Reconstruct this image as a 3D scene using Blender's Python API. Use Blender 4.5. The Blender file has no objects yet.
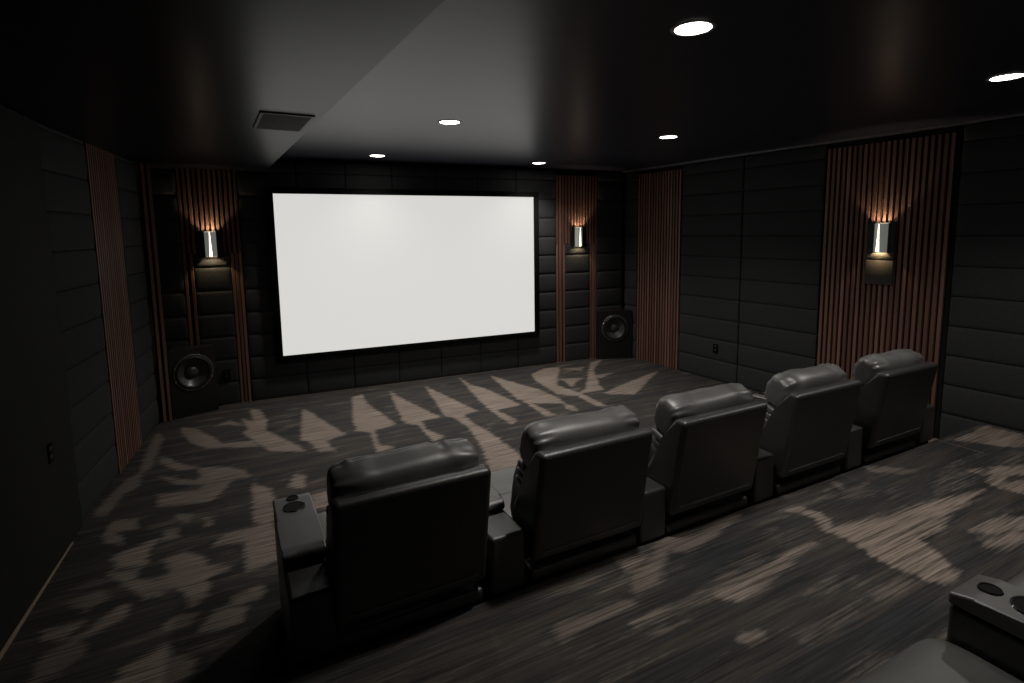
import bpy, bmesh, math, random
import numpy as np
from mathutils import Vector, Matrix, noise as mnoise

C = bpy.context.scene.collection
PI = math.pi
rng = random.Random(7)

# ------------------------------------------------------------------ materials
def new_mat(name):
    m = bpy.data.materials.new(name); m.use_nodes = True
    nt = m.node_tree
    return m, nt, nt.nodes['Principled BSDF']

def L(nt, a, b): nt.links.new(a, b)

def tex_coord(nt, scale, kind='Object', rot=(0, 0, 0)):
    tc = nt.nodes.new('ShaderNodeTexCoord'); mp = nt.nodes.new('ShaderNodeMapping')
    mp.inputs['Scale'].default_value = scale; mp.inputs['Rotation'].default_value = rot
    L(nt, tc.outputs[kind], mp.inputs['Vector'])
    return mp.outputs['Vector']

def noise(nt, vec, scale=1.0, detail=2.0, rough=0.5):
    n = nt.nodes.new('ShaderNodeTexNoise')
    n.inputs['Scale'].default_value = scale; n.inputs['Detail'].default_value = detail
    n.inputs['Roughness'].default_value = rough
    if vec is not None: L(nt, vec, n.inputs['Vector'])
    return n.outputs['Fac']

def ramp(nt, fac, stops):
    r = nt.nodes.new('ShaderNodeValToRGB')
    while len(r.color_ramp.elements) < len(stops): r.color_ramp.elements.new(0.5)
    for e, (p, c) in zip(r.color_ramp.elements, stops):
        e.position = p; e.color = (*c, 1)
    L(nt, fac, r.inputs['Fac'])
    return r.outputs['Color']

def math_n(nt, op, a, b=None, c=None):
    n = nt.nodes.new('ShaderNodeMath'); n.operation = op
    for i, v in enumerate((a, b, c)):
        if v is None: continue
        if isinstance(v, (int, float)): n.inputs[i].default_value = v
        else: L(nt, v, n.inputs[i])
    return n.outputs[0]

def mixc(nt, fac, a, b, blend='MIX'):
    n = nt.nodes.new('ShaderNodeMix'); n.data_type = 'RGBA'; n.blend_type = blend
    if isinstance(fac, (int, float)): n.inputs[0].default_value = fac
    else: L(nt, fac, n.inputs[0])
    for i, v in ((6, a), (7, b)):
        if isinstance(v, tuple): n.inputs[i].default_value = (*v, 1)
        else: L(nt, v, n.inputs[i])
    return n.outputs[2]

def bump(nt, bsdf, fac, strength, dist=0.01):
    b = nt.nodes.new('ShaderNodeBump'); b.inputs['Strength'].default_value = strength
    b.inputs['Distance'].default_value = dist
    L(nt, fac, b.inputs['Height']); L(nt, b.outputs['Normal'], bsdf.inputs['Normal'])

def simple(name, col, rough=0.5, metal=0.0, spec=0.5, var=0.15, scale=30.0, bmp=0.0, bdist=0.002):
    m, nt, p = new_mat(name)
    v = tex_coord(nt, (1, 1, 1))
    n = noise(nt, v, scale, 3)
    lo = tuple(c * (1 - var) for c in col); hi = tuple(min(1, c * (1 + var)) for c in col)
    L(nt, ramp(nt, n, [(0.3, lo), (0.7, hi)]), p.inputs['Base Color'])
    p.inputs['Roughness'].default_value = rough; p.inputs['Metallic'].default_value = metal
    p.inputs['Specular IOR Level'].default_value = spec
    if bmp: bump(nt, p, n, bmp, bdist)
    return m

def emit_mat(name, col, strength, base=(0.8, 0.8, 0.8)):
    m, nt, p = new_mat(name)
    p.inputs['Base Color'].default_value = (*base, 1)
    p.inputs['Emission Color'].default_value = (*col, 1)
    p.inputs['Emission Strength'].default_value = strength
    p.inputs['Roughness'].default_value = 0.6
    return m

def leather(name, col, rough, spec):
    m, nt, p = new_mat(name)
    v = tex_coord(nt, (1, 1, 1))
    g = noise(nt, v, 260, 2); big = noise(nt, v, 9, 3)
    L(nt, ramp(nt, big, [(0.3, tuple(c * 0.85 for c in col)), (0.7, tuple(c * 1.15 for c in col))]), p.inputs['Base Color'])
    r = math_n(nt, 'MULTIPLY_ADD', big, 0.14, rough - 0.07); L(nt, r, p.inputs['Roughness'])
    p.inputs['Specular IOR Level'].default_value = spec
    h = math_n(nt, 'MULTIPLY_ADD', big, 3.0, g)
    bump(nt, p, h, 0.25, 0.0025)
    return m

def carpet_mat():
    m, nt, p = new_mat('carpet')
    def att(n):
        a = nt.nodes.new('ShaderNodeAttribute'); a.attribute_name = n; return a.outputs['Fac']
    sd, st = att('patch_edge'), att('patch_strength')
    rag = noise(nt, tex_coord(nt, (3.6, 24, 5)), 1, 4, 0.65)
    fine = noise(nt, tex_coord(nt, (2.6, 90, 9)), 1, 2, 0.6)
    pile = noise(nt, tex_coord(nt, (1, 1, 1)), 420, 2)
    wide = noise(nt, tex_coord(nt, (0.8, 9, 1)), 1, 3, 0.6)
    low = noise(nt, tex_coord(nt, (1.1, 1.8, 1)), 1, 2)
    e = math_n(nt, 'MULTIPLY_ADD', math_n(nt, 'SUBTRACT', rag, 0.5), 0.12, math_n(nt, 'ADD', sd, 0.012))
    e = math_n(nt, 'MULTIPLY_ADD', math_n(nt, 'SUBTRACT', fine, 0.5), 0.05, e)
    mr = nt.nodes.new('ShaderNodeMapRange'); mr.interpolation_type = 'SMOOTHSTEP'
    mr.inputs['From Min'].default_value = -0.025; mr.inputs['From Max'].default_value = 0.03
    L(nt, e, mr.inputs['Value'])
    msk = math_n(nt, 'MULTIPLY', mr.outputs['Result'], st)
    # thin wisps of pale pile brushed through the dark ground
    wsp = noise(nt, tex_coord(nt, (1.6, 7.5, 1)), 1, 5, 0.62)
    wm = ramp(nt, wsp, [(0.56, (0,) * 3), (0.66, (0.6,) * 3)])
    msk = math_n(nt, 'MAXIMUM', msk, math_n(nt, 'MULTIPLY', wm, fine))
    # worn-through streaks inside the pale patches
    stk = ramp(nt, fine, [(0.30, (0.45,) * 3), (0.52, (1,) * 3)])
    msk = math_n(nt, 'MULTIPLY', msk, stk)
    dark = mixc(nt, ramp(nt, low, [(0.35, (0,) * 3), (0.65, (1,) * 3)]), DARK_A, DARK_B)
    dark = mixc(nt, ramp(nt, wide, [(0.42, (0,) * 3), (0.68, (1,) * 3)]), dark, DARK_C)
    pale = mixc(nt, ramp(nt, low, [(0.3, (0,) * 3), (0.7, (1,) * 3)]), PALE_A, PALE_B)
    col = mixc(nt, msk, dark, pale)
    strk = ramp(nt, fine, [(0.25, (0.5,) * 3), (0.75, (1.35,) * 3)])
    col = mixc(nt, 1.0, col, strk, 'MULTIPLY')
    pl = ramp(nt, pile, [(0.3, (0.75,) * 3), (0.7, (1.2,) * 3)])
    col = mixc(nt, 1.0, col, pl, 'MULTIPLY')
    L(nt, col, p.inputs['Base Color'])
    p.inputs['Roughness'].default_value = 0.95; p.inputs['Specular IOR Level'].default_value = 0.15
    bump(nt, p, math_n(nt, 'ADD', pile, fine), 0.5, 0.006)
    return m

def wood_mat():
    m, nt, p = new_mat('slat_wood')
    v = tex_coord(nt, (28, 28, 1.1))
    n = noise(nt, v, 1, 4, 0.6)
    g = nt.nodes.new('ShaderNodeNewGeometry')
    n2 = math_n(nt, 'MULTIPLY_ADD', g.outputs['Random Per Island'], 0.35, math_n(nt, 'MULTIPLY', n, 0.75))
    L(nt, ramp(nt, n2, [(0.2, WOOD_A), (0.55, WOOD_B), (0.85, WOOD_C)]), p.inputs['Base Color'])
    p.inputs['Roughness'].default_value = 0.5; p.inputs['Specular IOR Level'].default_value = 0.4
    bump(nt, p, n, 0.15, 0.002)
    return m

DARK_A, DARK_B, DARK_C = (0.037, 0.039, 0.042), (0.052, 0.049, 0.047), (0.084, 0.071, 0.061)
PALE_A, PALE_B = (0.270, 0.218, 0.183), (0.325, 0.265, 0.224)
WOOD_A, WOOD_B, WOOD_C = (0.10, 0.048, 0.036), (0.19, 0.096, 0.070), (0.30, 0.165, 0.122)

M = {}
M['carpet'] = carpet_mat()
M['wood'] = wood_mat()
M['slat_back'] = simple('slat_backing', (0.022, 0.012, 0.010), 0.9, spec=0.1)
M['fabric'] = simple('wall_fabric', (0.044, 0.045, 0.047), 0.9, spec=0.2, var=0.35, scale=160, bmp=0.35, bdist=0.002)
M['plain_wall'] = simple('wall_paint', (0.019, 0.019, 0.019), 0.85, spec=0.2, scale=40)
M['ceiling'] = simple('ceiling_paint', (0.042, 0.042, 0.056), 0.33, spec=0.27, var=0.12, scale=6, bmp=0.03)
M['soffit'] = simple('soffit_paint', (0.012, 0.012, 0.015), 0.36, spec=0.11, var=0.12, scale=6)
M['vent'] = simple('vent_metal', (0.11, 0.11, 0.11), 0.5)
M['leather'] = leather('black_leather_lit', (0.090, 0.089, 0.085), 0.42, 1.0)  # same hide as the backs, colour raised for the sheen of lit cushions
M['leather_shade'] = leather('black_leather_shaded', (0.020, 0.020, 0.020), 0.44, 1.0)  # same hide, colour lowered to put shade on backs, bases and arms
M['black_metal'] = simple('black_metal', (0.02, 0.02, 0.02), 0.4, metal=0.3)
M['velvet'] = simple('black_velvet', (0.006, 0.006, 0.006), 0.95, spec=0.05)
M['plastic'] = simple('black_plastic', (0.012, 0.012, 0.012), 0.45)
M['cone'] = simple('driver_cone', (0.06, 0.06, 0.06), 0.32, spec=0.7, var=0.1)
M['rubber'] = simple('driver_rubber', (0.012, 0.012, 0.012), 0.5)
M['rim'] = simple('driver_rim', (0.08, 0.08, 0.08), 0.4, metal=0.2)
M['plate'] = simple('plate_fabric', (0.085, 0.076, 0.064), 0.85, spec=0.2, var=0.2, scale=120)
M['chrome'] = simple('chrome', (0.55, 0.55, 0.56), 0.12, metal=1.0, var=0.03)
M['cup'] = simple('cup_liner', (0.006, 0.006, 0.006), 0.7, spec=0.2)
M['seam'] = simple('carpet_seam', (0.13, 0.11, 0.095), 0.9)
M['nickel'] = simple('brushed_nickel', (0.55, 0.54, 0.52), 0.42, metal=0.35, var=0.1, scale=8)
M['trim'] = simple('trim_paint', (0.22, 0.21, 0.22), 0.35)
M['edge'] = simple('carpet_edging', (0.30, 0.22, 0.16), 0.8)
M['screen'] = emit_mat('lit_screen', (1.0, 0.985, 0.945), 0.57, (0.05, 0.05, 0.05))
M['lens'] = emit_mat('lamp_lens', (1.0, 0.95, 0.88), 14.0)
p_ = M['nickel'].node_tree.nodes['Principled BSDF']     # faint emission added so the sconce's metal body looks lit
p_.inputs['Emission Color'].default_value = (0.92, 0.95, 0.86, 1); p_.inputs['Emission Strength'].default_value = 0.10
M['slot'] = emit_mat('sconce_slot', (1.0, 0.84, 0.60), 4.0)
M['bulb'] = emit_mat('sconce_bulb', (1.0, 0.74, 0.42), 9.0)
M['white_ring'] = simple('downlight_trim', (0.35, 0.34, 0.33), 0.5)

# ------------------------------------------------------------------ mesh helpers
def obj(name, bm, mat, parent=None, loc=None, sharp=40, wn=False):
    me = bpy.data.meshes.new(name)
    bmesh.ops.recalc_face_normals(bm, faces=bm.faces)
    bm.to_mesh(me); bm.free()
    for p in me.polygons: p.use_smooth = True
    me.set_sharp_from_angle(angle=math.radians(sharp))
    me.materials.append(mat if not isinstance(mat, str) else M[mat])
    o = bpy.data.objects.new(name, me); C.objects.link(o)
    if parent is not None: o.parent = parent
    if loc is not None: o.location = loc
    if wn:
        md = o.modifiers.new('wn', 'WEIGHTED_NORMAL'); md.keep_sharp = True
    return o

def empty(name, loc=(0, 0, 0), rz=0.0):
    o = bpy.data.objects.new(name, None); C.objects.link(o)
    o.location = loc; o.rotation_euler = (0, 0, rz); o.empty_display_size = 0.1
    return o

def tag(o, label, cat, group=None):
    o['label'] = label; o['category'] = cat
    if group: o['group'] = group
    return o

def structure(o): o['kind'] = 'structure'; return o

def box(bm, x0, x1, y0, y1, z0, z1, bev=0.0, seg=3, mat=None):
    r = bmesh.ops.create_cube(bm, size=1.0)
    vs = r['verts']
    for v in vs:
        v.co = Vector(((x0 + x1) / 2 + v.co.x * (x1 - x0), (y0 + y1) / 2 + v.co.y * (y1 - y0), (z0 + z1) / 2 + v.co.z * (z1 - z0)))
    if bev > 0:
        es = list({e for v in vs for e in v.link_edges})
        r = bmesh.ops.bevel(bm, geom=es, offset=bev, segments=seg, profile=0.5, affect='EDGES')
        vs = list({v for f in r['faces'] for v in f.verts} | {v for v in vs if v.is_valid})
    if mat is not None:
        for v in vs: v.co = mat @ v.co
    return vs

def prism_x(bm, prof, x0, x1, bev=0.0, seg=3):
    """profile in (y, z) extruded along x"""
    a = [bm.verts.new((x0, y, z)) for y, z in prof]; b = [bm.verts.new((x1, y, z)) for y, z in prof]
    n = len(prof)
    bm.faces.new(a[::-1]); bm.faces.new(b)
    for i in range(n): bm.faces.new((a[i], a[(i + 1) % n], b[(i + 1) % n], b[i]))
    if bev > 0:
        es = list({e for v in a + b for e in v.link_edges})
        bmesh.ops.bevel(bm, geom=es, offset=bev, segments=seg, profile=0.5, affect='EDGES')

def prism_z(bm, poly, z0, z1, bev=0.0, seg=2):
    a = [bm.verts.new((x, y, z0)) for x, y in poly]; b = [bm.verts.new((x, y, z1)) for x, y in poly]
    n = len(poly)
    bm.faces.new(a[::-1]); bm.faces.new(b)
    for i in range(n): bm.faces.new((a[i], a[(i + 1) % n], b[(i + 1) % n], b[i]))
    if bev > 0:
        es = list({e for v in a + b for e in v.link_edges})
        bmesh.ops.bevel(bm, geom=es, offset=bev, segments=seg, profile=0.5, affect='EDGES')

def lathe(bm, prof, seg=40, mat=None, a0=0.0, a1=2 * PI):
    """profile of (radius, height) turned about local z"""
    full = abs(a1 - a0 - 2 * PI) < 1e-6
    cols = seg if full else seg + 1
    rings = []
    for r, h in prof:
        if r < 1e-6:
            v = bm.verts.new((0, 0, h)); rings.append([v])
        else:
            rings.append([bm.verts.new((r * math.cos(a0 + (a1 - a0) * i / seg), r * math.sin(a0 + (a1 - a0) * i / seg), h)) for i in range(cols)])
    for A, B in zip(rings, rings[1:]):
        for i in range(seg):
            j = (i + 1) % cols
            q = [A[i % len(A)], A[j % len(A)], B[j % len(B)], B[i % len(B)]]
            u = []
            for v in q:
                if v not in u: u.append(v)
            if len(u) > 2:
                try: bm.faces.new(u)
                except ValueError: pass
    if mat is not None:
        for R in rings:
            for v in R: v.co = mat @ v.co

def sgnpow(v, e): return math.copysign(abs(v) ** e, v)

def cushion(bm, c, s, ex=0.35, er=0.6, nu=56, nv=40, rotx=0.0, seed=0, amp=0.0, pinch=0.0, freq=9.0, seam=None):
    """padded roll: superellipsoid whose axis runs along x; ex squares the ends, er the cross-section.
    amp adds soft wrinkles, pinch adds gathers that run in from the two ends"""
    R = Matrix.Rotation(rotx, 3, 'X')
    rows = []
    for i in range(nu + 1):
        t = -PI / 2 + PI * i / nu
        cx, rr = sgnpow(math.sin(t), ex), abs(math.cos(t)) ** ex
        row = []
        n = 1 if i in (0, nu) else nv
        for j in range(n):
            a = 2 * PI * j / nv
            y, z = sgnpow(math.cos(a), er) * rr, sgnpow(math.sin(a), er) * rr
            p = Vector((cx * s[0], y * s[1], z * s[2]))
            if amp or pinch:
                d = Vector((0, y, z))
                nn = mnoise.noise(Vector((p.x * freq + seed * 7.1, p.y * freq * 0.6 + seed, p.z * freq * 0.6)))
                endw = max(0.0, (abs(cx) - 0.55) / 0.45)
                g = math.sin(round(9 + seed % 3) * a + 2.5 * mnoise.noise(Vector((math.cos(a), math.sin(a) + seed, cx * 2)))) * pinch * endw
                n0 = Vector((0, d.y * s[1], d.z * s[2]))
                p += n0 * (nn * amp + g)
                if seam is not None:
                    da = (a - seam + PI) % (2 * PI) - PI
                    gat = math.sin(p.x * 75 + 2.5 * mnoise.noise(Vector((p.x * 12, seed, 0)))) * max(0.0, mnoise.noise(Vector((p.x * 5 + seed * 3, 1.7, 0))) + 0.25)
                    p += n0 * (-0.045 * math.exp(-(da / 0.05) ** 2) + 0.07 * gat * math.exp(-(da / 0.30) ** 2))
            row.append(bm.verts.new(R @ p + Vector(c)))
        rows.append(row)
    for A, B in zip(rows, rows[1:]):
        for j in range(nv):
            k = (j + 1) % nv
            q = []
            for v in (A[j % len(A)], A[k % len(A)], B[k % len(B)], B[j % len(B)]):
                if v not in q: q.append(v)
            if len(q) > 2: bm.faces.new(q)

# ------------------------------------------------------------------ room lines (plan view, metres)
CAM = Vector((0, 0, 1.95))
PLAT = 0.26                                  # height of the rear platform
PY = 2.105                                   # its front edge
ZC, ZS = 2.82, 2.67                          # main ceiling, lower side soffit
def xl(y): return -0.78 - 0.118 * (6.6 - y)          # face of the left wall padding
def xr(y): return 5.35 + 0.0641 * (6.3 - y)          # face of the right wall padding
def yf(x): return 6.88 - 0.06 * x                    # face of the front wall padding
ROW = 0.265
YB = -1.7

def oriented_slab(bm, P, Q, t, z0, z1):
    """slab from P to Q whose face is the line PQ and whose body lies behind it (to the left of P->Q for t > 0)"""
    d = (Q - P).normalized(); n = Vector((-d.y, d.x))
    poly = [P, Q, Q + n * t, P + n * t]
    prism_z(bm, [(p.x, p.y) for p in poly], z0, z1)
LOW=[(1,[(0.61,6.29),(0.87,5.28),(0.68,5.19),(0.72,4.9),(0.6,4.94),(0.55,5.26),(0.49,5.35)]),
(1,[(1.19,6.47),(1.3,6.5),(1.27,6.16),(1.38,5.31),(1.15,5.25),(1.09,4.84),(1.2,4.73),(1.05,4.68),(1.12,5.2),(1.0,5.3),(1.05,5.71)]),
(1,[(1.64,6.46),(1.66,6.2),(1.81,5.45),(1.86,5.28),(1.64,5.26),(1.6,4.99),(1.7,4.73),(1.58,4.68),(1.59,5.16),(1.48,5.29),(1.56,5.95)]),
(1,[(2.09,6.43),(2.15,6.05),(2.27,5.27),(2.1,5.23),(2.04,4.68),(1.98,5.21),(1.92,5.28),(2.0,5.78)]),
(1,[(2.62,6.6),(2.61,6.23),(2.7,6.02),(2.79,5.22),(2.46,5.19),(2.52,4.8),(2.42,4.72),(2.42,5.19),(2.47,5.64)]),
(1,[(3.03,6.48),(3.09,6.22),(3.26,5.65),(3.29,5.21),(3.25,5.02),(2.92,5.21),(2.95,4.73),(2.85,4.75),(2.89,5.23),(2.87,5.41),(2.96,6.02)]),
(1,[(3.54,6.26),(3.85,6.46),(4.06,6.4),(3.56,5.68),(3.59,5.36),(3.62,5.24),(3.6,4.7),(3.51,4.75),(3.54,5.16),(3.37,5.34),(3.45,6.01)]),
(1,[(4.61,6.39),(4.85,6.48),(4.43,6.09),(4.02,5.4),(3.95,5.22),(3.63,5.24),(3.81,5.37),(4.26,5.94)]),
(0.9,[(4.22,5.78),(4.53,5.78),(4.24,5.66)]),
(1,[(3.88,5.09),(4.22,5.23),(5.13,5.55),(4.71,5.27),(4.16,4.89),(3.93,5.02)]),
(0.9,[(3.76,5.88),(4.04,5.77),(3.84,5.67),(3.68,5.5),(3.74,5.67)]),
(0.8,[(4.08,6.3),(4.36,6.23),(4.23,6.11)]),
(1,[(2.05,5.13),(2.08,4.98),(2.13,4.51),(2.13,4.08),(2.06,3.7),(1.78,3.86),(1.92,4.3),(2.01,4.82)]),
(0.9,[(3.24,4.98),(3.27,4.88),(3.22,4.72),(3.17,4.82)]),
(1,[(0.09,6.6),(0.16,6.52),(0.22,6.14),(0.19,5.79),(0.33,5.43),(0.45,5.14),(0.47,5.04),(0.22,5.18),(0.1,5.49),(0.0,5.81),(0.05,5.9),(-0.0,6.27),(0.11,6.07)]),
(0.9,[(-0.55,6.28),(-0.44,6.18),(-0.35,5.98),(-0.27,5.81),(-0.18,5.59),(0.06,5.54),(0.11,5.37),(-0.29,5.55),(-0.43,5.76),(-0.54,6.11)]),
(0.8,[(-0.26,6.18),(-0.12,6.27),(-0.01,6.05),(-0.12,6.15)]),
(0.8,[(-0.35,5.08),(-0.18,5.02),(-0.03,4.87),(0.01,4.7),(-0.1,4.72),(-0.16,4.58),(-0.26,4.4),(-0.58,4.49),(-0.6,4.69),(-0.33,4.62),(-0.29,4.73),(-0.49,4.84),(-0.63,5.06),(-0.37,4.83),(-0.33,4.89)]),
(0.7,[(-0.67,5.53),(-0.63,5.48),(-0.5,5.25),(-0.35,5.09),(-0.5,5.13),(-0.62,5.33)]),
(0.9,[(0.04,4.54),(0.1,4.44),(0.16,4.33),(0.14,3.85),(0.03,3.91)]),
(0.9,[(-0.15,3.83),(0.02,3.83),(0.13,3.89),(0.14,3.6),(0.14,3.36),(-0.03,3.34),(-0.04,3.54),(-0.02,3.69),(-0.22,3.72)]),
(0.9,[(0.35,4.54),(0.41,4.5),(0.38,4.28),(0.29,4.36)]),
(1,[(0.42,4.13),(0.55,4.13),(0.53,3.88),(0.41,3.91)]),
(0.9,[(-0.48,3.7),(-0.39,3.73),(-0.32,3.68),(-0.25,3.56),(-0.27,3.49),(-0.12,3.44),(-0.13,3.41),(-0.24,3.38),(-0.24,3.21),(-0.3,3.15),(-0.33,3.26),(-0.41,3.41),(-0.42,3.56)]),
(0.8,[(-0.53,3.48),(-0.42,3.51),(-0.41,3.39),(-0.47,3.33),(-0.51,3.36)]),
(1,[(-0.11,3.09),(0.02,3.14),(0.05,3.1),(0.01,3.04),(-0.09,3.04)]),
(1,[(-0.26,2.91),(-0.2,3.03),(-0.13,3.04),(-0.06,2.99),(-0.08,2.89),(-0.19,2.89)]),
(0.9,[(-0.57,2.73),(-0.55,2.81),(-0.4,2.87),(-0.36,2.78),(-0.27,2.71),(-0.29,2.64),(-0.35,2.61),(-0.46,2.52)]),
(0.7,[(-0.43,3.0),(-0.35,3.11),(-0.29,3.06),(-0.32,2.99)]),
(0.9,[(-0.95,3.28),(-0.8,3.28),(-0.83,3.21),(-0.84,3.17),(-0.93,3.22)]),
(0.9,[(-0.82,3.15),(-0.72,3.22),(-0.63,3.32),(-0.61,3.29),(-0.62,3.22),(-0.7,3.17)]),
(1,[(-0.76,3.87),(-0.72,3.92),(-0.54,3.98),(-0.58,3.87),(-0.58,3.72),(-0.71,3.76)]),
(0.9,[(-0.75,3.69),(-0.61,3.65),(-0.61,3.54),(-0.46,3.46),(-0.41,3.56),(-0.39,3.37),(-0.53,3.35),(-0.62,3.48),(-0.68,3.58)]),
(0.6,[(-0.89,3.49),(-0.77,3.53),(-0.71,3.45),(-0.79,3.37)]),
(0.9,[(-0.83,4.39),(-0.71,4.34),(-0.69,4.22),(-0.82,4.26),(-0.73,4.04),(-0.8,4.08),(-0.87,4.21)]),
(0.6,[(-0.79,5.67),(-0.76,6.24),(-0.71,6.06),(-0.71,5.73),(-0.73,5.31),(-0.86,5.13),(-0.91,4.94),(-0.97,4.57),(-0.91,4.53),(-0.85,4.85),(-0.77,4.94)]),
(0.7,[(-0.45,4.3),(-0.36,4.22),(-0.38,4.14),(-0.43,4.19)]),
(0.7,[(-0.28,4.15),(-0.23,4.07),(-0.26,4.01)]),
(0.7,[(-0.5,4.07),(-0.44,4.06),(-0.43,3.95),(-0.52,3.94)]),
(1,[(5.46,2.43),(5.7,2.54),(5.96,2.51),(5.71,2.37)]),
(0.5,[(-0.9,3.09),(-0.8,3.14),(-0.74,3.04),(-0.81,2.93),(-0.91,2.91)])]
PLAT_P=[(1,[(2.88,1.7),(3.05,1.69),(3.36,1.65),(4.19,1.53),(3.64,1.49),(3.43,1.42),(3.22,1.43),(3.15,1.36),(3.08,1.22),(2.96,1.17),(2.89,1.18),(2.86,1.26),(2.84,1.4),(2.88,1.62)]),
(0.9,[(2.85,1.98),(2.96,1.96),(3.01,1.86),(2.96,1.77),(2.88,1.7),(2.85,1.73),(2.94,1.82),(2.92,1.88)]),
(0.75,[(1.44,1.66),(1.74,1.67),(2.06,1.66),(2.34,1.66),(2.68,1.68),(2.4,1.63),(2.2,1.6),(1.96,1.57),(1.91,1.6),(1.88,1.65),(1.57,1.65)]),
(0.8,[(1.66,2.06),(1.87,2.04),(1.71,1.98),(1.65,1.97)]),
(0.6,[(2.0,2.11),(2.27,2.08),(2.56,2.07),(2.37,2.02),(2.16,1.97),(2.03,1.95),(1.94,2.0),(1.72,1.84),(1.58,1.83),(1.65,1.94),(1.77,1.97)]),
(0.45,[(1.15,1.81),(1.49,1.8),(1.52,1.77),(1.32,1.77),(1.11,1.74)]),
(0.6,[(1.78,1.4),(1.86,1.38),(1.85,1.36),(1.77,1.36)]),
(0.9,[(4.62,1.66),(4.86,1.57),(5.01,1.51),(4.8,1.45),(4.56,1.55),(4.3,1.49),(4.32,1.57)]),
(0.9,[(4.38,1.51),(4.53,1.48),(4.7,1.43),(4.38,1.33),(4.32,1.46)]),
(0.8,[(4.41,1.73),(4.56,1.67),(4.43,1.65)]),
(0.8,[(3.73,1.33),(3.92,1.31),(4.05,1.2),(3.88,1.19),(3.66,1.27),(3.54,1.33)]),
(0.7,[(3.5,1.25),(3.68,1.23),(3.81,1.16),(3.64,1.17),(3.42,1.21)]),
(0.75,[(5.55,2.07),(5.57,1.97),(5.59,1.76),(5.36,1.68),(5.18,1.76),(5.08,1.91),(4.98,2.03)]),
(0.5,[(3.46,2.05),(3.47,2.02),(3.42,1.98),(3.41,2.01)]),
(0.4,[(2.54,1.3),(2.67,1.29),(2.8,1.27),(2.67,1.27),(2.51,1.27)]),
(0.4,[(1.98,1.27),(2.35,1.29),(2.34,1.27),(1.98,1.25)]),
(0.4,[(3.9,2.1),(4.13,1.89),(3.97,1.91),(3.84,2.04)])]
# ------------------------------------------------------------------ floor, platform
def patch_fields(X, Y, polys):
    sd = np.full(X.shape, -0.4); st = np.zeros(X.shape)
    P = np.stack([X, Y], -1)
    for s, poly in polys:
        q = np.array(poly); lo = q.min(0) - 0.35; hi = q.max(0) + 0.35
        idx = np.where((X > lo[0]) & (X < hi[0]) & (Y > lo[1]) & (Y < hi[1]))[0]
        if not len(idx): continue
        p = P[idx]; inside = np.zeros(len(idx), bool); dist = np.full(len(idx), 9.0)
        for a, b in zip(q, np.roll(q, -1, 0)):
            ab = b - a; t = np.clip(((p - a) @ ab) / max(ab @ ab, 1e-9), 0, 1)
            dist = np.minimum(dist, np.linalg.norm(p - a - t[:, None] * ab, axis=1))
            c = (a[1] > p[:, 1]) != (b[1] > p[:, 1])
            with np.errstate(divide='ignore', invalid='ignore'):
                xx = (b[0] - a[0]) * (p[:, 1] - a[1]) / (b[1] - a[1]) + a[0]
            inside ^= c & (p[:, 0] < xx)
        d = np.where(inside, dist, -dist)
        better = d > sd[idx]
        sd[idx] = np.where(better, d, sd[idx])
        # strength follows the nearest patch
        st[idx] = np.where(better, s, st[idx])
    return sd, st

def carpet_grid(name, x0, x1, y0, y1, z, step, polys, inside=None):
    nx, ny = int((x1 - x0) / step) + 1, int((y1 - y0) / step) + 1
    xs, ys = np.linspace(x0, x1, nx), np.linspace(y0, y1, ny)
    X, Y = np.meshgrid(xs, ys); X = X.ravel(); Y = Y.ravel()
    co = np.stack([X, Y, np.full(X.shape, z)], -1)
    i = np.arange(nx - 1)[None, :] + nx * np.arange(ny - 1)[:, None]
    faces = np.stack([i, i + 1, i + nx + 1, i + nx], -1).reshape(-1, 4)
    verts = co.tolist(); fl = faces.tolist()
    me = bpy.data.meshes.new(name)
    # skirts so that the slab has a body
    n = len(verts)
    ring = list(range(nx)) + [nx - 1 + nx * k for k in range(1, ny)] + [nx * ny - 1 - k for k in range(1, nx)] + [nx * (ny - 1 - k) for k in range(1, ny - 1)]
    zb = 0.0 if z > 0 else -0.12
    for r in ring: verts.append([verts[r][0], verts[r][1], zb])
    m = len(ring)
    for k in range(m): fl.append([ring[k], n + k, n + (k + 1) % m, ring[(k + 1) % m]])
    me.from_pydata(verts, [], fl)
    sd, st = patch_fields(np.array([v[0] for v in verts]), np.array([v[1] for v in verts]), polys)
    for nm, arr in (('patch_edge', sd), ('patch_strength', st)):
        a = me.attributes.new(nm, 'FLOAT', 'POINT'); a.data.foreach_set('value', arr.astype(np.float32))
    me.materials.append(M['carpet'])
    o = bpy.data.objects.new(name, me); C.objects.link(o)
    return structure(o)

def extra(polys, n, x0, x1, y0, y1, seed):
    """more patches of the same carpet where the rows of seats hide it"""
    r = random.Random(seed); out = []
    for _ in range(n):
        cx, cy = r.uniform(x0, x1), r.uniform(y0, y1)
        k = r.randint(4, 7); a = r.uniform(0, 6)
        out.append((r.uniform(0.6, 1), [(cx + r.uniform(0.15, 0.4) * math.cos(a + 6.28 * i / k), cy + r.uniform(0.06, 0.22) * math.sin(a + 6.28 * i / k)) for i in range(k)]))
    return polys + out

carpet_grid('floor', -1.75, 5.95, PY + 0.004, 7.05, 0.0, 0.025, extra(LOW, 14, 1.5, 5.0, 2.4, 3.9, 3))
carpet_grid('platform', -1.75, 5.95, YB, PY, PLAT, 0.022, extra(PLAT_P, 14, -1.2, 5.5, -1.5, 0.4, 5))

# bead of carpet edging that shows as a lighter line along the platform by the aisle
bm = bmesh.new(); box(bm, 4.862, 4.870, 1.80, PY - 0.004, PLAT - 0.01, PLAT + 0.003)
structure(obj('trim_1', bm, 'seam'))

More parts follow.
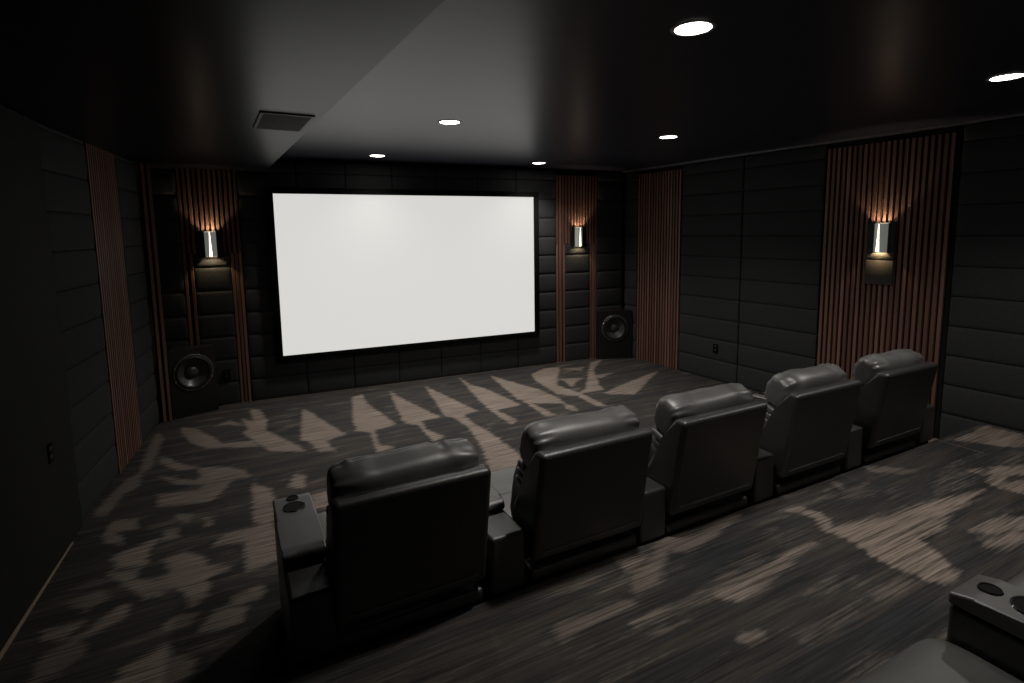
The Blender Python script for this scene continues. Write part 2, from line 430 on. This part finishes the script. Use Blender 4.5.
# ------------------------------------------------------------------ walls and ceiling
G = 0.055                                     # padding thickness in front of the masonry
def wall(name, P, Q, z1, mat='plain_wall', t=0.15):
    bm = bmesh.new(); oriented_slab(bm, Vector(P), Vector(Q), t, -0.12, z1)
    return structure(obj(name, bm, mat))
wl = wall('wall_left', (xl(YB) - G, YB), (xl(7.0) - G, 7.0), ZC + 0.1)
wr = wall('wall_right', (xr(7.0) + G, 7.0), (xr(YB) + G, YB), ZC + 0.1)
wf = wall('wall_front', (xl(7.0) - G, yf(xl(7.0)) + G), (xr(6.5) + G, yf(xr(6.5)) + G), ZC + 0.1)
wb = wall('wall_back', (6.1, YB), (-2.0, YB), ZC + 0.1)

bm = bmesh.new(); prism_z(bm, [(-2.1, YB - 0.1), (6.2, YB - 0.1), (6.2, 7.2), (-2.1, 7.2)], ZC, ZC + 0.1)
structure(obj('ceiling', bm, 'ceiling'))
# lowered strip of ceiling along the left side; its inner edge runs slightly askew
bm = bmesh.new()
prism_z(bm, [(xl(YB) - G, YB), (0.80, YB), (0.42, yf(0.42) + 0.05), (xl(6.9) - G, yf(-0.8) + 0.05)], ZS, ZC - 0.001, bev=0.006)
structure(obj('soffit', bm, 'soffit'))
# slim bright moulding where the right wall meets the ceiling
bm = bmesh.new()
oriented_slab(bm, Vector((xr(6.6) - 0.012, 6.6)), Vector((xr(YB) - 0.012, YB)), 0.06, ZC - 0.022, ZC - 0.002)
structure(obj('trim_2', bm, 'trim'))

def padded(name, P, Q, parent, z0=0.0, z1=ZS + 0.12, row=ROW, depth=G, bulge=0.006, groove=0.011):
    """upholstered wall bay: stacked horizontal cushions, one mesh; the face lies on the line P->Q, body to its left"""
    P, Q = Vector(P), Vector(Q); d = (Q - P).normalized(); n = Vector((-d.y, d.x)); ln = (Q - P).length
    bm = bmesh.new()
    k0 = int(math.floor(z0 / row + 1e-6)); z = k0 * row
    g = groove
    while z < z1 - 0.02:
        a, b = max(z, z0), min(z + row, z1)
        # profile across z : (z, offset behind the face)
        prof = [(a + 0.001, depth - 0.005), (a + 0.001, g), (a + 0.003, g * 0.5), (a + g * 0.8, 0.001), (a + 0.04, -bulge * 0.6), ((a + b) / 2, -bulge),
                (b - 0.04, -bulge * 0.6), (b - g * 0.8, 0.001), (b - 0.003, g * 0.5), (b - 0.001, g), (b - 0.001, depth - 0.005)]
        sx = [(0.002, g), (0.004, g * 0.45), (g, 0.0015), (0.05, 0), (ln - 0.05, 0), (ln - g, 0.0015), (ln - 0.004, g * 0.45), (ln - 0.002, g)]
        cols = []
        for s, off in sx:
            col = []
            for zz, o in prof:
                q = P + d * s + n * min(depth - 0.004, max(o, o + off))
                col.append(bm.verts.new((q.x, q.y, zz)))
            cols.append(col)
        for A, B in zip(cols, cols[1:]):
            for i in range(len(prof) - 1): bm.faces.new((A[i], B[i], B[i + 1], A[i + 1]))
        for col in (cols[0], cols[-1]): bm.faces.new(col)
        z += row
    return obj(name, bm, 'fabric', parent, sharp=60)

W = lambda y: (xr(y), y)
V = lambda y: (xl(y), y)
F = lambda x: (x, yf(x))
# right wall (face to its right when walking towards the camera -> body on the left)
for y0, y1 in ((6.53, 6.27), (5.44, 4.52), (4.51, 3.56), (2.41, 1.42), (1.41, 0.42), (0.41, -0.6), (-0.61, -1.65)):
    padded('padded_panel', W(y0), W(y1), wr)
# front wall
for x0, x1 in ((-0.83, -0.47), (0.115, 0.727), (0.729, 1.283), (1.285, 1.848), (1.85, 2.413), (2.415, 2.978), (2.98, 3.543), (3.545, 4.165), (4.855, 5.32)):
    padded('padded_panel', F(x0), F(x1), wf)
padded('padded_panel', F(-0.37), F(-0.005), wf, z1=1.74, groove=0.007, bulge=0.003)
padded('padded_panel', F(4.315), F(4.735), wf, z1=1.74, groove=0.007, bulge=0.003)
# left wall
for y0, y1 in ((4.46, 5.27), (5.97, 6.62)):
    padded('padded_panel', V(y0), V(y1), wl)
# plain flat panel at the near end of the left wall with a pale edging at its foot
bm = bmesh.new()
prism_z(bm, [(-1.36, YB + 0.01), (-1.09, 3.19), (-1.012, 4.43), (xl(4.43) - G + 0.004, 4.43), (xl(YB) - G + 0.004, YB + 0.01)], 0.0, ZS - 0.004, bev=0.006)
obj('flat_panel', bm, 'plain_wall', wl)
bm = bmesh.new()
prism_z(bm, [(-1.1525, PY + 0.02), (-1.088, 3.19), (-1.025, 4.20), (-1.017, 4.20), (-1.072, 3.19), (-1.128, PY + 0.02)], 0.0, 0.012, bev=0.003)
structure(obj('baseboard_left', bm, 'edge'))

bm = bmesh.new(); oriented_slab(bm, Vector((-0.2, yf(-0.2) - 0.014)), Vector((4.8, yf(4.8) - 0.014)), 0.012, 0.0, 0.008)
structure(obj('baseboard_front', bm, 'seam'))

# ------------------------------------------------------------------ timber slat panels
def slat_panel(name, P, Q, label, z0=0.0, z1=ZS + 0.07, pitch=0.05, width=0.030, deep=0.028, regions=None, group=None):
    """vertical battens on a dark backing; regions = list of (s0, s1, z0, z1) along the run"""
    P, Q = Vector(P), Vector(Q); d = (Q - P).normalized(); n = Vector((-d.y, d.x)); ln = (Q - P).length
    root = empty(name, (P.x, P.y, z0)); inv = Vector((P.x, P.y, z0))
    regions = regions or [(0, ln, z0, z1)]
    bs, bb = bmesh.new(), bmesh.new()
    def slab(bm, s0, s1, o0, o1, a, b, bev):
        poly = [P + d * s0 + n * o0, P + d * s1 + n * o0, P + d * s1 + n * o1, P + d * s0 + n * o1]
        prism_z(bm, [(q.x - inv.x, q.y - inv.y) for q in poly], a - z0, b - z0, bev=bev, seg=1)
    for s0, s1, a, b in regions:
        k = max(1, round((s1 - s0 + (pitch - width)) / pitch)); p = (s1 - s0 - width) / max(1, k - 1) if k > 1 else 0
        for i in range(k): slab(bs, s0 + p * i, s0 + p * i + width, -0.004, -0.004 + deep, a, b, 0.002)
        slab(bb, s0, s1, -0.004 + deep + 0.001, G - 0.004, a, b, 0)
    obj('slats', bs, 'wood', root); obj('backing', bb, 'slat_back', root)
    tag(root, label, 'wall panel', group)
    return root
slat_panel('slat_panel', W(6.25), W(5.46), 'reddish-brown slatted wood panel at the front end of the right wall, beside the right speaker')
slat_panel('slat_panel', W(3.54), W(2.46), 'wide lit slatted wood panel on the right wall behind the rightmost recliners', regions=None)
slat_panel('slat_panel', V(5.29), V(5.95), 'dim slatted wood panel on the left wall between two padded sections')
slat_panel('slat_panel', (-0.742, 6.577), (-0.664, 6.606), 'narrow slatted wood strip in the front left corner beside the left speaker', pitch=0.045)
ZU = 1.745
slat_panel('slat_panel', F(-0.465), F(0.11), 'arch-shaped slatted wood panel around the sconce left of the screen',
           regions=[(0.0, 0.093, 0, ZU), (0.465, 0.575, 0, ZU), (0, 0.575, ZU, ZS + 0.06)])
slat_panel('slat_panel', F(4.17), F(4.85), 'arch-shaped slatted wood panel around the sconce right of the screen',
           regions=[(0.0, 0.14, 0, ZU), (0.57, 0.68, 0, ZU), (0, 0.68, ZU, ZS + 0.06)])

# ------------------------------------------------------------------ projection screen
def on_wall(P, Q):
    """rotation angle for things fixed to the wall P->Q: local x along the wall, local -y into the room"""
    d = Vector(Q) - Vector(P); return math.atan2(d.y, d.x)
sx0, sx1, sz0, sz1 = 0.40, 3.86, 0.46, 2.485
fa = on_wall(F(0), F(1))
scr = empty('projection_screen', (sx0, yf(sx0) - 0.012, sz0), fa)
sw = (sx1 - sx0) / math.cos(fa); sh = sz1 - sz0; bz = 0.072
bm = bmesh.new()
for a, b, c, e in ((0, sw, 0, bz - 0.012), (0, sw, sh - bz, sh), (0, bz + 0.004, bz - 0.012, sh - bz), (sw - bz, sw, bz - 0.012, sh - bz)):
    box(bm, a, b, -0.05, 0.0, c, e, 0.004, 2)
obj('frame', bm, 'velvet', scr)
bm = bmesh.new(); box(bm, bz - 0.01, sw - bz + 0.01, -0.030, -0.022, bz - 0.02, sh - bz + 0.01)
obj('screen_surface', bm, 'screen', scr)
tag(scr, 'large blank white projection screen with black frame on the front wall', 'screen')

# ------------------------------------------------------------------ wall sconces
def light(name, kind, loc, energy, col, parent=None, rot=(0, 0, 0), **kw):
    l = bpy.data.lights.new(name, kind); l.energy = energy; l.color = col
    for k, v in kw.items(): setattr(l, k, v)
    o = bpy.data.objects.new(name, l); C.objects.link(o); o.location = loc; o.rotation_euler = rot
    if parent is not None: o.parent = parent
    return o

def sconce(loc, rz, label, plate=True):
    """half-round up-and-down wall light; local y = -into room"""
    root = empty('wall_sconce', loc, rz); H, R = 0.27, 0.057
    bm = bmesh.new()                                           # open half tube (double walled)
    lathe(bm, [(R, 0), (R, H), (R - 0.004, H), (R - 0.004, 0), (R, 0)], 28, None, PI, 2 * PI)
    bmesh.ops.remove_doubles(bm, verts=bm.verts, dist=1e-5)
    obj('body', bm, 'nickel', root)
    bm = bmesh.new(); box(bm, -0.118, 0.118, 0.0, 0.010, -0.012, H + 0.012, 0.002, 1)
    obj('back_plate', bm, 'plastic', root)
    bm = bmesh.new()                                           # tapering light slot in the front of the tube
    vs = []
    N = 12
    for k in range(N + 1):
        t = k / N; h = 0.004 + t * (H - 0.008); w = 0.022 * (1 - t) ** 1.2 + 0.005
        for s in (-1, 1):
            a = -PI / 2 + s * w / 2 / R; vs.append(bm.verts.new(((R + 0.0022) * math.cos(a), (R + 0.0022) * math.sin(a), h)))
        a = -PI / 2; vs.append(bm.verts.new(((R + 0.003) * math.cos(a), (R + 0.003) * math.sin(a), h)))
    for k in range(N):
        l, r, m = vs[3 * k:3 * k + 3]; l2, r2, m2 = vs[3 * k + 3:3 * k + 6]
        bm.faces.new((l, m, m2, l2)); bm.faces.new((m, r, r2, m2))
    obj('light_slot', bm, 'slot', root)
    bm = bmesh.new(); lathe(bm, [(0, 0.118), (0.02, 0.12), (0.024, 0.135), (0.02, 0.15), (0, 0.152)], 16, Matrix.Translation((0, -0.026, 0)))
    obj('bulb', bm, 'bulb', root)
    for z, s in ((H - 0.05, 1), (0.05, -1)):
        light('sconce_lamp', 'SPOT', (0, -0.028, z), SC_E * (1.9 if s > 0 else 1.8), (1.0, 0.80, 0.54) if s > 0 else (1.0, 0.74, 0.44), root, (PI if s > 0 else 0, 0, 0), spot_size=2.6 if s > 0 else 2.2, spot_blend=0.5, shadow_soft_size=0.008)
    tag(root, label, 'wall lamp')
    return root
SC_E = 2.2
ra = on_wall(W(6), W(2))
sconce((-0.187, yf(-0.187) - 0.016, 1.715), fa, 'half-round metal sconce glowing on the front wall left of the screen')
sconce((4.525, yf(4.525) - 0.016, 1.715), fa, 'half-round metal sconce glowing on the front wall right of the screen')
s = sconce((xr(2.985) - 0.016, 2.985, 1.70), ra, 'half-round metal sconce glowing on the right wall above a padded plate')
# padded plate fixed under the right-wall sconce
bm = bmesh.new(); box(bm, -0.122, 0.122, -0.004, 0.012, 0, 0.235, 0.006, 2); box(bm, -0.122, 0.122, -0.004, 0.012, 0.24, 0.305, 0.006, 2)
pl = obj('wall_plate', bm, 'plate', None, (xr(2.985) - 0.018, 2.985, 1.385)); pl.rotation_euler = (0, 0, ra)
tag(pl, 'grey padded square plate on the right slatted panel under the sconce', 'wall plate')

# ------------------------------------------------------------------ corner subwoofers
def subwoofer(A, B, back, label):
    A, B = Vector(A), Vector(B); d = (B - A).normalized(); n = Vector((-d.y, d.x)); mid = (A + B) / 2
    root = empty('subwoofer', (mid.x, mid.y, 0)); H = 0.735
    rz = math.atan2(d.y, d.x); zc = 0.472
    bm = bmesh.new()                                           # box with a round opening cut in its baffle
    foot = [Vector((p[0] - mid.x, p[1] - mid.y)) for p in [A, B] + back]
    lo = [bm.verts.new((p.x, p.y, 0)) for p in foot]; hi = [bm.verts.new((p.x, p.y, H)) for p in foot]
    bm.faces.new(lo[::-1]); bm.faces.new(hi)
    for i in range(1, 4): bm.faces.new((lo[i], lo[(i + 1) % 4], hi[(i + 1) % 4], hi[i]))
    hwid = (B - A).length / 2; rr = 0.188; N = 64
    # angles include the four corners so that the ring follows the rectangle
    angs = sorted([2 * PI * k / N for k in range(N)] + [math.atan2(zz, xx) % (2 * PI) for xx in (-hwid, hwid) for zz in (-zc, H - zc)])
    inner, deep, outer = [], [], []
    P3 = lambda s, z, q=0.0: (d.x * s + n.x * q, d.y * s + n.y * q, zc + z)
    for a in angs:
        c, sn = math.cos(a), math.sin(a)
        k = min(hwid / abs(c) if abs(c) > 1e-9 else 9, ((H - zc) if sn > 0 else zc) / abs(sn) if abs(sn) > 1e-9 else 9)
        outer.append(bm.verts.new(P3(c * k, sn * k))); inner.append(bm.verts.new(P3(c * rr, sn * rr))); deep.append(bm.verts.new(P3(c * rr, sn * rr, 0.09)))
    for i in range(len(angs)):
        j = (i + 1) % len(angs)
        bm.faces.new((outer[i], outer[j], inner[j], inner[i])); bm.faces.new((inner[i], inner[j], deep[j], deep[i]))
    bm.faces.new(deep)
    bmesh.ops.remove_doubles(bm, verts=bm.verts, dist=1e-5)
    obj('cabinet', bm, 'plastic', root)
    T = Matrix.Rotation(rz, 4, 'Z') @ Matrix.Translation((0, 0, zc)) @ Matrix.Rotation(PI / 2, 4, 'X')   # local z -> out of the baffle
    R = 0.203
    def part(nm, prof, mat, seg=56):
        b = bmesh.new(); lathe(b, prof, seg, T); return obj(nm, b, mat, root, sharp=50)
    part('rim', [(R - 0.024, 0.001), (R - 0.022, 0.012), (R - 0.004, 0.013), (R, 0.009), (R, -0.004)], 'rim')
    part('surround', [(R - 0.023, 0.006), (R - 0.030, 0.016), (R - 0.040, 0.020), (R - 0.050, 0.016), (R - 0.056, 0.004)], 'rubber')
    part('cone', [(R - 0.055, 0.005), (0.11, -0.026), (0.068, -0.050)], 'cone')
    part('dust_cap', [(0.073, -0.050), (0.066, -0.034), (0.050, -0.019), (0.027, -0.010), (0, -0.007)], 'cone')
    for k in range(8):
        a = 2 * PI * (k + 0.5) / 8
        b = bmesh.new(); lathe(b, [(0.0075, 0.011), (0.0075, 0.0155), (0.005, 0.018), (0, 0.018)], 12, T @ Matrix.Translation(((R - 0.012) * math.cos(a), (R - 0.012) * math.sin(a), 0)))
        obj('screw', b, 'chrome', root)
    tag(root, label, 'speaker')
    return root
def yb(x): return yf(x) - 0.012
subL = subwoofer((-0.655, 6.611), (-0.231, 6.766), [(-0.26, yb(-0.26)), (-0.64, yb(-0.64))], 'black subwoofer with a large round driver in the front left corner')
subR = subwoofer((4.83, 6.525), (5.315, 6.325), [(5.300, yb(5.30)), (4.86, yb(4.86))], 'black subwoofer with a large round driver in the front right corner')

# ------------------------------------------------------------------ downlights
def downlight(x, y, label):
    root = empty('recessed_downlight', (x, y, ZC)); R = 0.083
    bm = bmesh.new(); lathe(bm, [(R - 0.004, -0.001), (R - 0.004, -0.004), (R + 0.004, -0.006), (R + 0.012, -0.003), (R + 0.013, -0.0005)], 40)
    obj('trim_ring', bm, 'white_ring', root)
    bm = bmesh.new(); lathe(bm, [(R - 0.004, -0.0015), (R * 0.6, -0.003), (0, -0.0035)], 40)
    obj('lens', bm, 'lens', root)
    light('downlight_lamp', 'SPOT', (0, 0, -0.03), DL_E, (1.0, 0.955, 0.89), root, (0, 0, 0), spot_size=math.radians(124), spot_blend=1.0, shadow_soft_size=0.07)
    if label: tag(root, label, 'ceiling light', 'recessed ceiling downlights')
    return root
DL_E = 76.0
for (x, y), lab in zip(((1.55, 6.26), (3.62, 6.17), (1.62, 4.16), (3.78, 4.0), (1.86, 1.83), (4.17, 1.6)),
        ('small round recessed downlight nearest the top left of the screen', 'round recessed downlight nearest the top right of the screen',
         'round recessed downlight above the middle of the screen, second in the left line', 'round recessed downlight left of the right wall, second in the right line',
         'largest brightest recessed downlight, nearest the viewer near the top of the photo', 'recessed downlight cut off by the right edge of the photo')):
    downlight(x, y, lab)

# ------------------------------------------------------------------ air vent in the soffit
root = empty('air_vent', (0.355, 3.86, ZS), 0.035)
bm = bmesh.new()
hw, hl = 0.155, 0.27
for a in ((-hw, hw, -hl, -hl + 0.022), (-hw, hw, hl - 0.022, hl), (-hw, -hw + 0.022, -hl + 0.022, hl - 0.022), (hw - 0.022, hw, -hl + 0.022, hl - 0.022)):
    box(bm, *a, -0.008, 0.0, 0.002, 1)
obj('frame', bm, 'vent', root)
bm = bmesh.new()
for k in range(14):
    yy = -hl + 0.035 + k * (2 * hl - 0.07) / 13
    box(bm, -hw + 0.02, hw - 0.02, -0.0175, 0.0175, -0.001, 0.001, mat=Matrix.Translation((0, yy, -0.006)) @ Matrix.Rotation(-0.3, 4, 'X'))
obj('louvre_slats', bm, 'vent', root)
tag(root, 'dark rectangular air vent grille in the low ceiling at upper left', 'vent')

# ------------------------------------------------------------------ sockets
def socket(loc, rz, label):
    root = empty('wall_socket', loc, rz)
    bm = bmesh.new(); box(bm, -0.036, 0.036, -0.008, 0.0, -0.058, 0.058, 0.003, 2); obj('face_plate', bm, 'velvet', root)
    for s in (-1, 1):
        bm = bmesh.new(); box(bm, -0.017, 0.017, -0.0105, -0.007, s * 0.024 - 0.014, s * 0.024 + 0.014, 0.002, 1); obj('outlet', bm, 'rubber', root)
    tag(root, label, 'socket')
socket((xr(4.83) - 0.008, 4.83, 0.42), ra, 'small black socket low on the right wall between slatted panels')
socket((-0.13, yf(-0.13) - 0.008, 0.36), fa, 'small black socket low on the front wall beside the left speaker')
la = math.atan2(1, 0.062)
socket((-1.0405, 4.03, 0.67), la, 'small dark socket on the plain near end of the left wall')

# ------------------------------------------------------------------ recliners

def make_arm(root, cx, w, pad_back=0.19, cup=True):
    hw = w / 2
    bm = bmesh.new(); box(bm, -hw, hw, -0.024, 0.796, 0.272, 0.556, 0.018, 3); box(bm, -hw + 0.002, hw - 0.002, 0.0, 0.79, 0.03, 0.30, 0.01, 2)
    arm = obj('armrest', bm, 'leather_shade', root, (cx, 0, 0), wn=True)
    # padded top, front end rolled down
    prof = [(pad_back, 0.562), (pad_back, 0.585), (pad_back + 0.02, 0.604), (pad_back + 0.07, 0.612), (0.50, 0.612), (0.735, 0.607), (0.798, 0.591), (0.798, 0.555), (pad_back + 0.01, 0.555)]
    bm = bmesh.new(); prism_x(bm, prof, -hw - 0.002, hw + 0.002, bev=0.010, seg=3)
    obj('arm_pad', bm, 'leather', arm, wn=True, sharp=55)
    if cup:
        bm = bmesh.new(); lathe(bm, [(0.047, 0.609), (0.048, 0.6155), (0.053, 0.6155), (0.056, 0.608)], 36, Matrix.Translation((0, 0.628, -0.001)))
        obj('cup_ring', bm, 'chrome', arm)
        bm = bmesh.new(); lathe(bm, [(0.0475, 0.6130), (0.024, 0.6130), (0, 0.6130)], 36, Matrix.Translation((0, 0.628, -0.001)))
        obj('cup_holder', bm, 'cup', arm)
        bm = bmesh.new(); lathe(bm, [(0.0, 0.6125), (0.022, 0.6125), (0.024, 0.6155), (0.028, 0.6155), (0.031, 0.609)], 28, Matrix.Translation((0.0, 0.730, -0.003)))
        obj('control_button', bm, 'cup', arm)
    return arm

def make_recliner(name, x, y, z, label, seed, wl, dl, right=None, rz=0.0, group=None):
    """origin at the rear foot of the seat; local +y looks at the screen. wl, dl: width and centre of the left arm"""
    root = empty(name, (x, y, z), rz)
    HB = 0.33                                              # half width of the back
    bm = bmesh.new(); box(bm, -HB, HB, 0.02, 0.80, 0.035, 0.30, 0.02, 3); box(bm, -HB + 0.005, HB - 0.005, -0.022, 0.10, 0.274, 0.335, 0.018, 3); obj('base', bm, 'leather_shade', root, wn=True)
    bm = bmesh.new(); cushion(bm, (0, 0.53, 0.38), (HB - 0.01, 0.30, 0.082), 0.16, 0.35, 40, 40, 0.02, seed, 0.03)
    seat = obj('seat', bm, 'leather', root)
    bm = bmesh.new()
    box(bm, -HB + 0.03, HB - 0.03, 0.50, 0.506, 0.458, 0.464, 0.002, 1)
    obj('seam', bm, 'leather_shade', seat)
    bm = bmesh.new(); cushion(bm, (0, 0.790, 0.24), (HB - 0.015, 0.045, 0.19), 0.14, 0.4, 32, 28, 0, seed); obj('footrest', bm, 'leather', root)
    # outer back: leaning shell with deep side wings
    prof = [(-0.138, 0.950), (-0.048, 0.385), (0.06, 0.38), (0.20, 0.46), (0.16, 0.60), (0.03, 0.82), (-0.058, 0.952)]
    bm = bmesh.new(); prism_x(bm, prof, -HB, HB, bev=0.028, seg=4)
    back = obj('backrest', bm, 'leather_shade', root, wn=True, sharp=50)
    bm = bmesh.new(); prism_x(bm, [(-0.0585, 0.43), (-0.047, 0.43), (-0.047, 0.44), (-0.0605, 0.44)], -HB + 0.05, HB - 0.05)
    obj('hem', bm, 'leather', back)
    # inner lumbar cushion and the big pillow on top
    bm = bmesh.new(); cushion(bm, (0, 0.16, 0.62), (HB - 0.03, 0.085, 0.19), 0.18, 0.5, 40, 32, 0.26, seed + 3, 0.05, 0.03); obj('lumbar_cushion', bm, 'leather', root)
    bm = bmesh.new(); cushion(bm, (0, 0.040, 0.918), (HB - 0.014, 0.092, 0.112), 0.30, 0.70, 110, 72, 0.30, seed + 11, 0.11, 0.045, 11.0, 1.15)
    head = obj('headrest', bm, 'leather', root)
    for s in (-1, 1):                                      # gathered gussets at the pillow's ends
        bm = bmesh.new()
        for k in range(3):
            cushion(bm, (s * (HB - 0.035), 0.065 + 0.018 * k, 0.80 - 0.042 * k), (0.028, 0.075 - 0.006 * k, 0.022), 0.6, 0.8, 12, 20, 0.35, seed + k, 0.1)
        obj('gusset', bm, 'leather', head)
    if wl: make_arm(root, dl, wl)
    if right: make_arm(root, right[1], right[0])
    tag(root, label, 'recliner', group)
    return root

cx = [0.60, 1.50, 2.36, 3.28, 4.22]
ax = [0.197, 1.055, 1.935, 2.825, 3.755]
labs = ['black leather recliner nearest the left, its open armrest cupholder on the carpet side',
        'black leather recliner second from the left in the front row',
        'black leather recliner in the middle of the front row of five',
        'black leather recliner fourth from the left, in front of the right wall padding',
        'black leather recliner at the right end of the front row by the slatted panel']
for i in range(5):
    make_recliner('recliner', cx[i], 2.122, 0.0, labs[i], i * 5 + 1, 0.178, ax[i] - cx[i], (0.165, 4.705 - cx[i]) if i == 4 else None, group='front row of recliners')
# second row on the platform: only their corners show at the lower right
make_recliner('recliner', 1.52, -0.055, PLAT, 'black leather recliner on the platform, its seat corner showing at the bottom right', 41, 0.16, -0.47, (0.18, 0.425), group='platform row of recliners')
make_recliner('recliner', 2.40, -0.055, PLAT, 'black leather recliner on the platform at the right edge, seat partly hidden behind an armrest', 47, None, None, (0.18, 0.43), group='platform row of recliners')

# ------------------------------------------------------------------ world
for lx in (0.5, 2.6):                                       # unseen lamps added behind the viewpoint to light the platform
    light('downlight_lamp', 'SPOT', (lx, -0.75, ZC - 0.03), DL_E * 0.42, (1.0, 0.955, 0.89), None, (0, 0, 0), spot_size=math.radians(124), spot_blend=1.0, shadow_soft_size=0.07)
w = bpy.data.worlds.new('world'); bpy.context.scene.world = w; w.use_nodes = True
w.node_tree.nodes['Background'].inputs[0].default_value = (0.010, 0.010, 0.011, 1)
w.node_tree.nodes['Background'].inputs[1].default_value = 1.0

# ------------------------------------------------------------------ camera
cam = bpy.data.cameras.new('camera'); co = bpy.data.objects.new('camera', cam); C.objects.link(co)
r, u, f = Vector((0.8868, -0.4620, -0.0139)), Vector((0.0666, 0.0980, 0.9930)), Vector((0.4573, 0.8815, -0.1177))
f.normalize(); r = (r - f * r.dot(f)).normalized(); u = r.cross(f)
co.matrix_world = Matrix(((r.x, u.x, -f.x, CAM.x), (r.y, u.y, -f.y, CAM.y), (r.z, u.z, -f.z, CAM.z), (0, 0, 0, 1)))
cam.sensor_width = 36.0; cam.sensor_fit = 'HORIZONTAL'; cam.lens = 540.0 / 1024 * 36
cam.shift_y = -(341.5 - 295.0) / 1024
cam.clip_start = 0.02
sc = bpy.context.scene; sc.camera = co
sc.view_settings.view_transform = 'Standard'; sc.view_settings.look = 'None'
sc.view_settings.exposure = 0.25; sc.view_settings.gamma = 1.0; sc.view_settings.use_curve_mapping = False
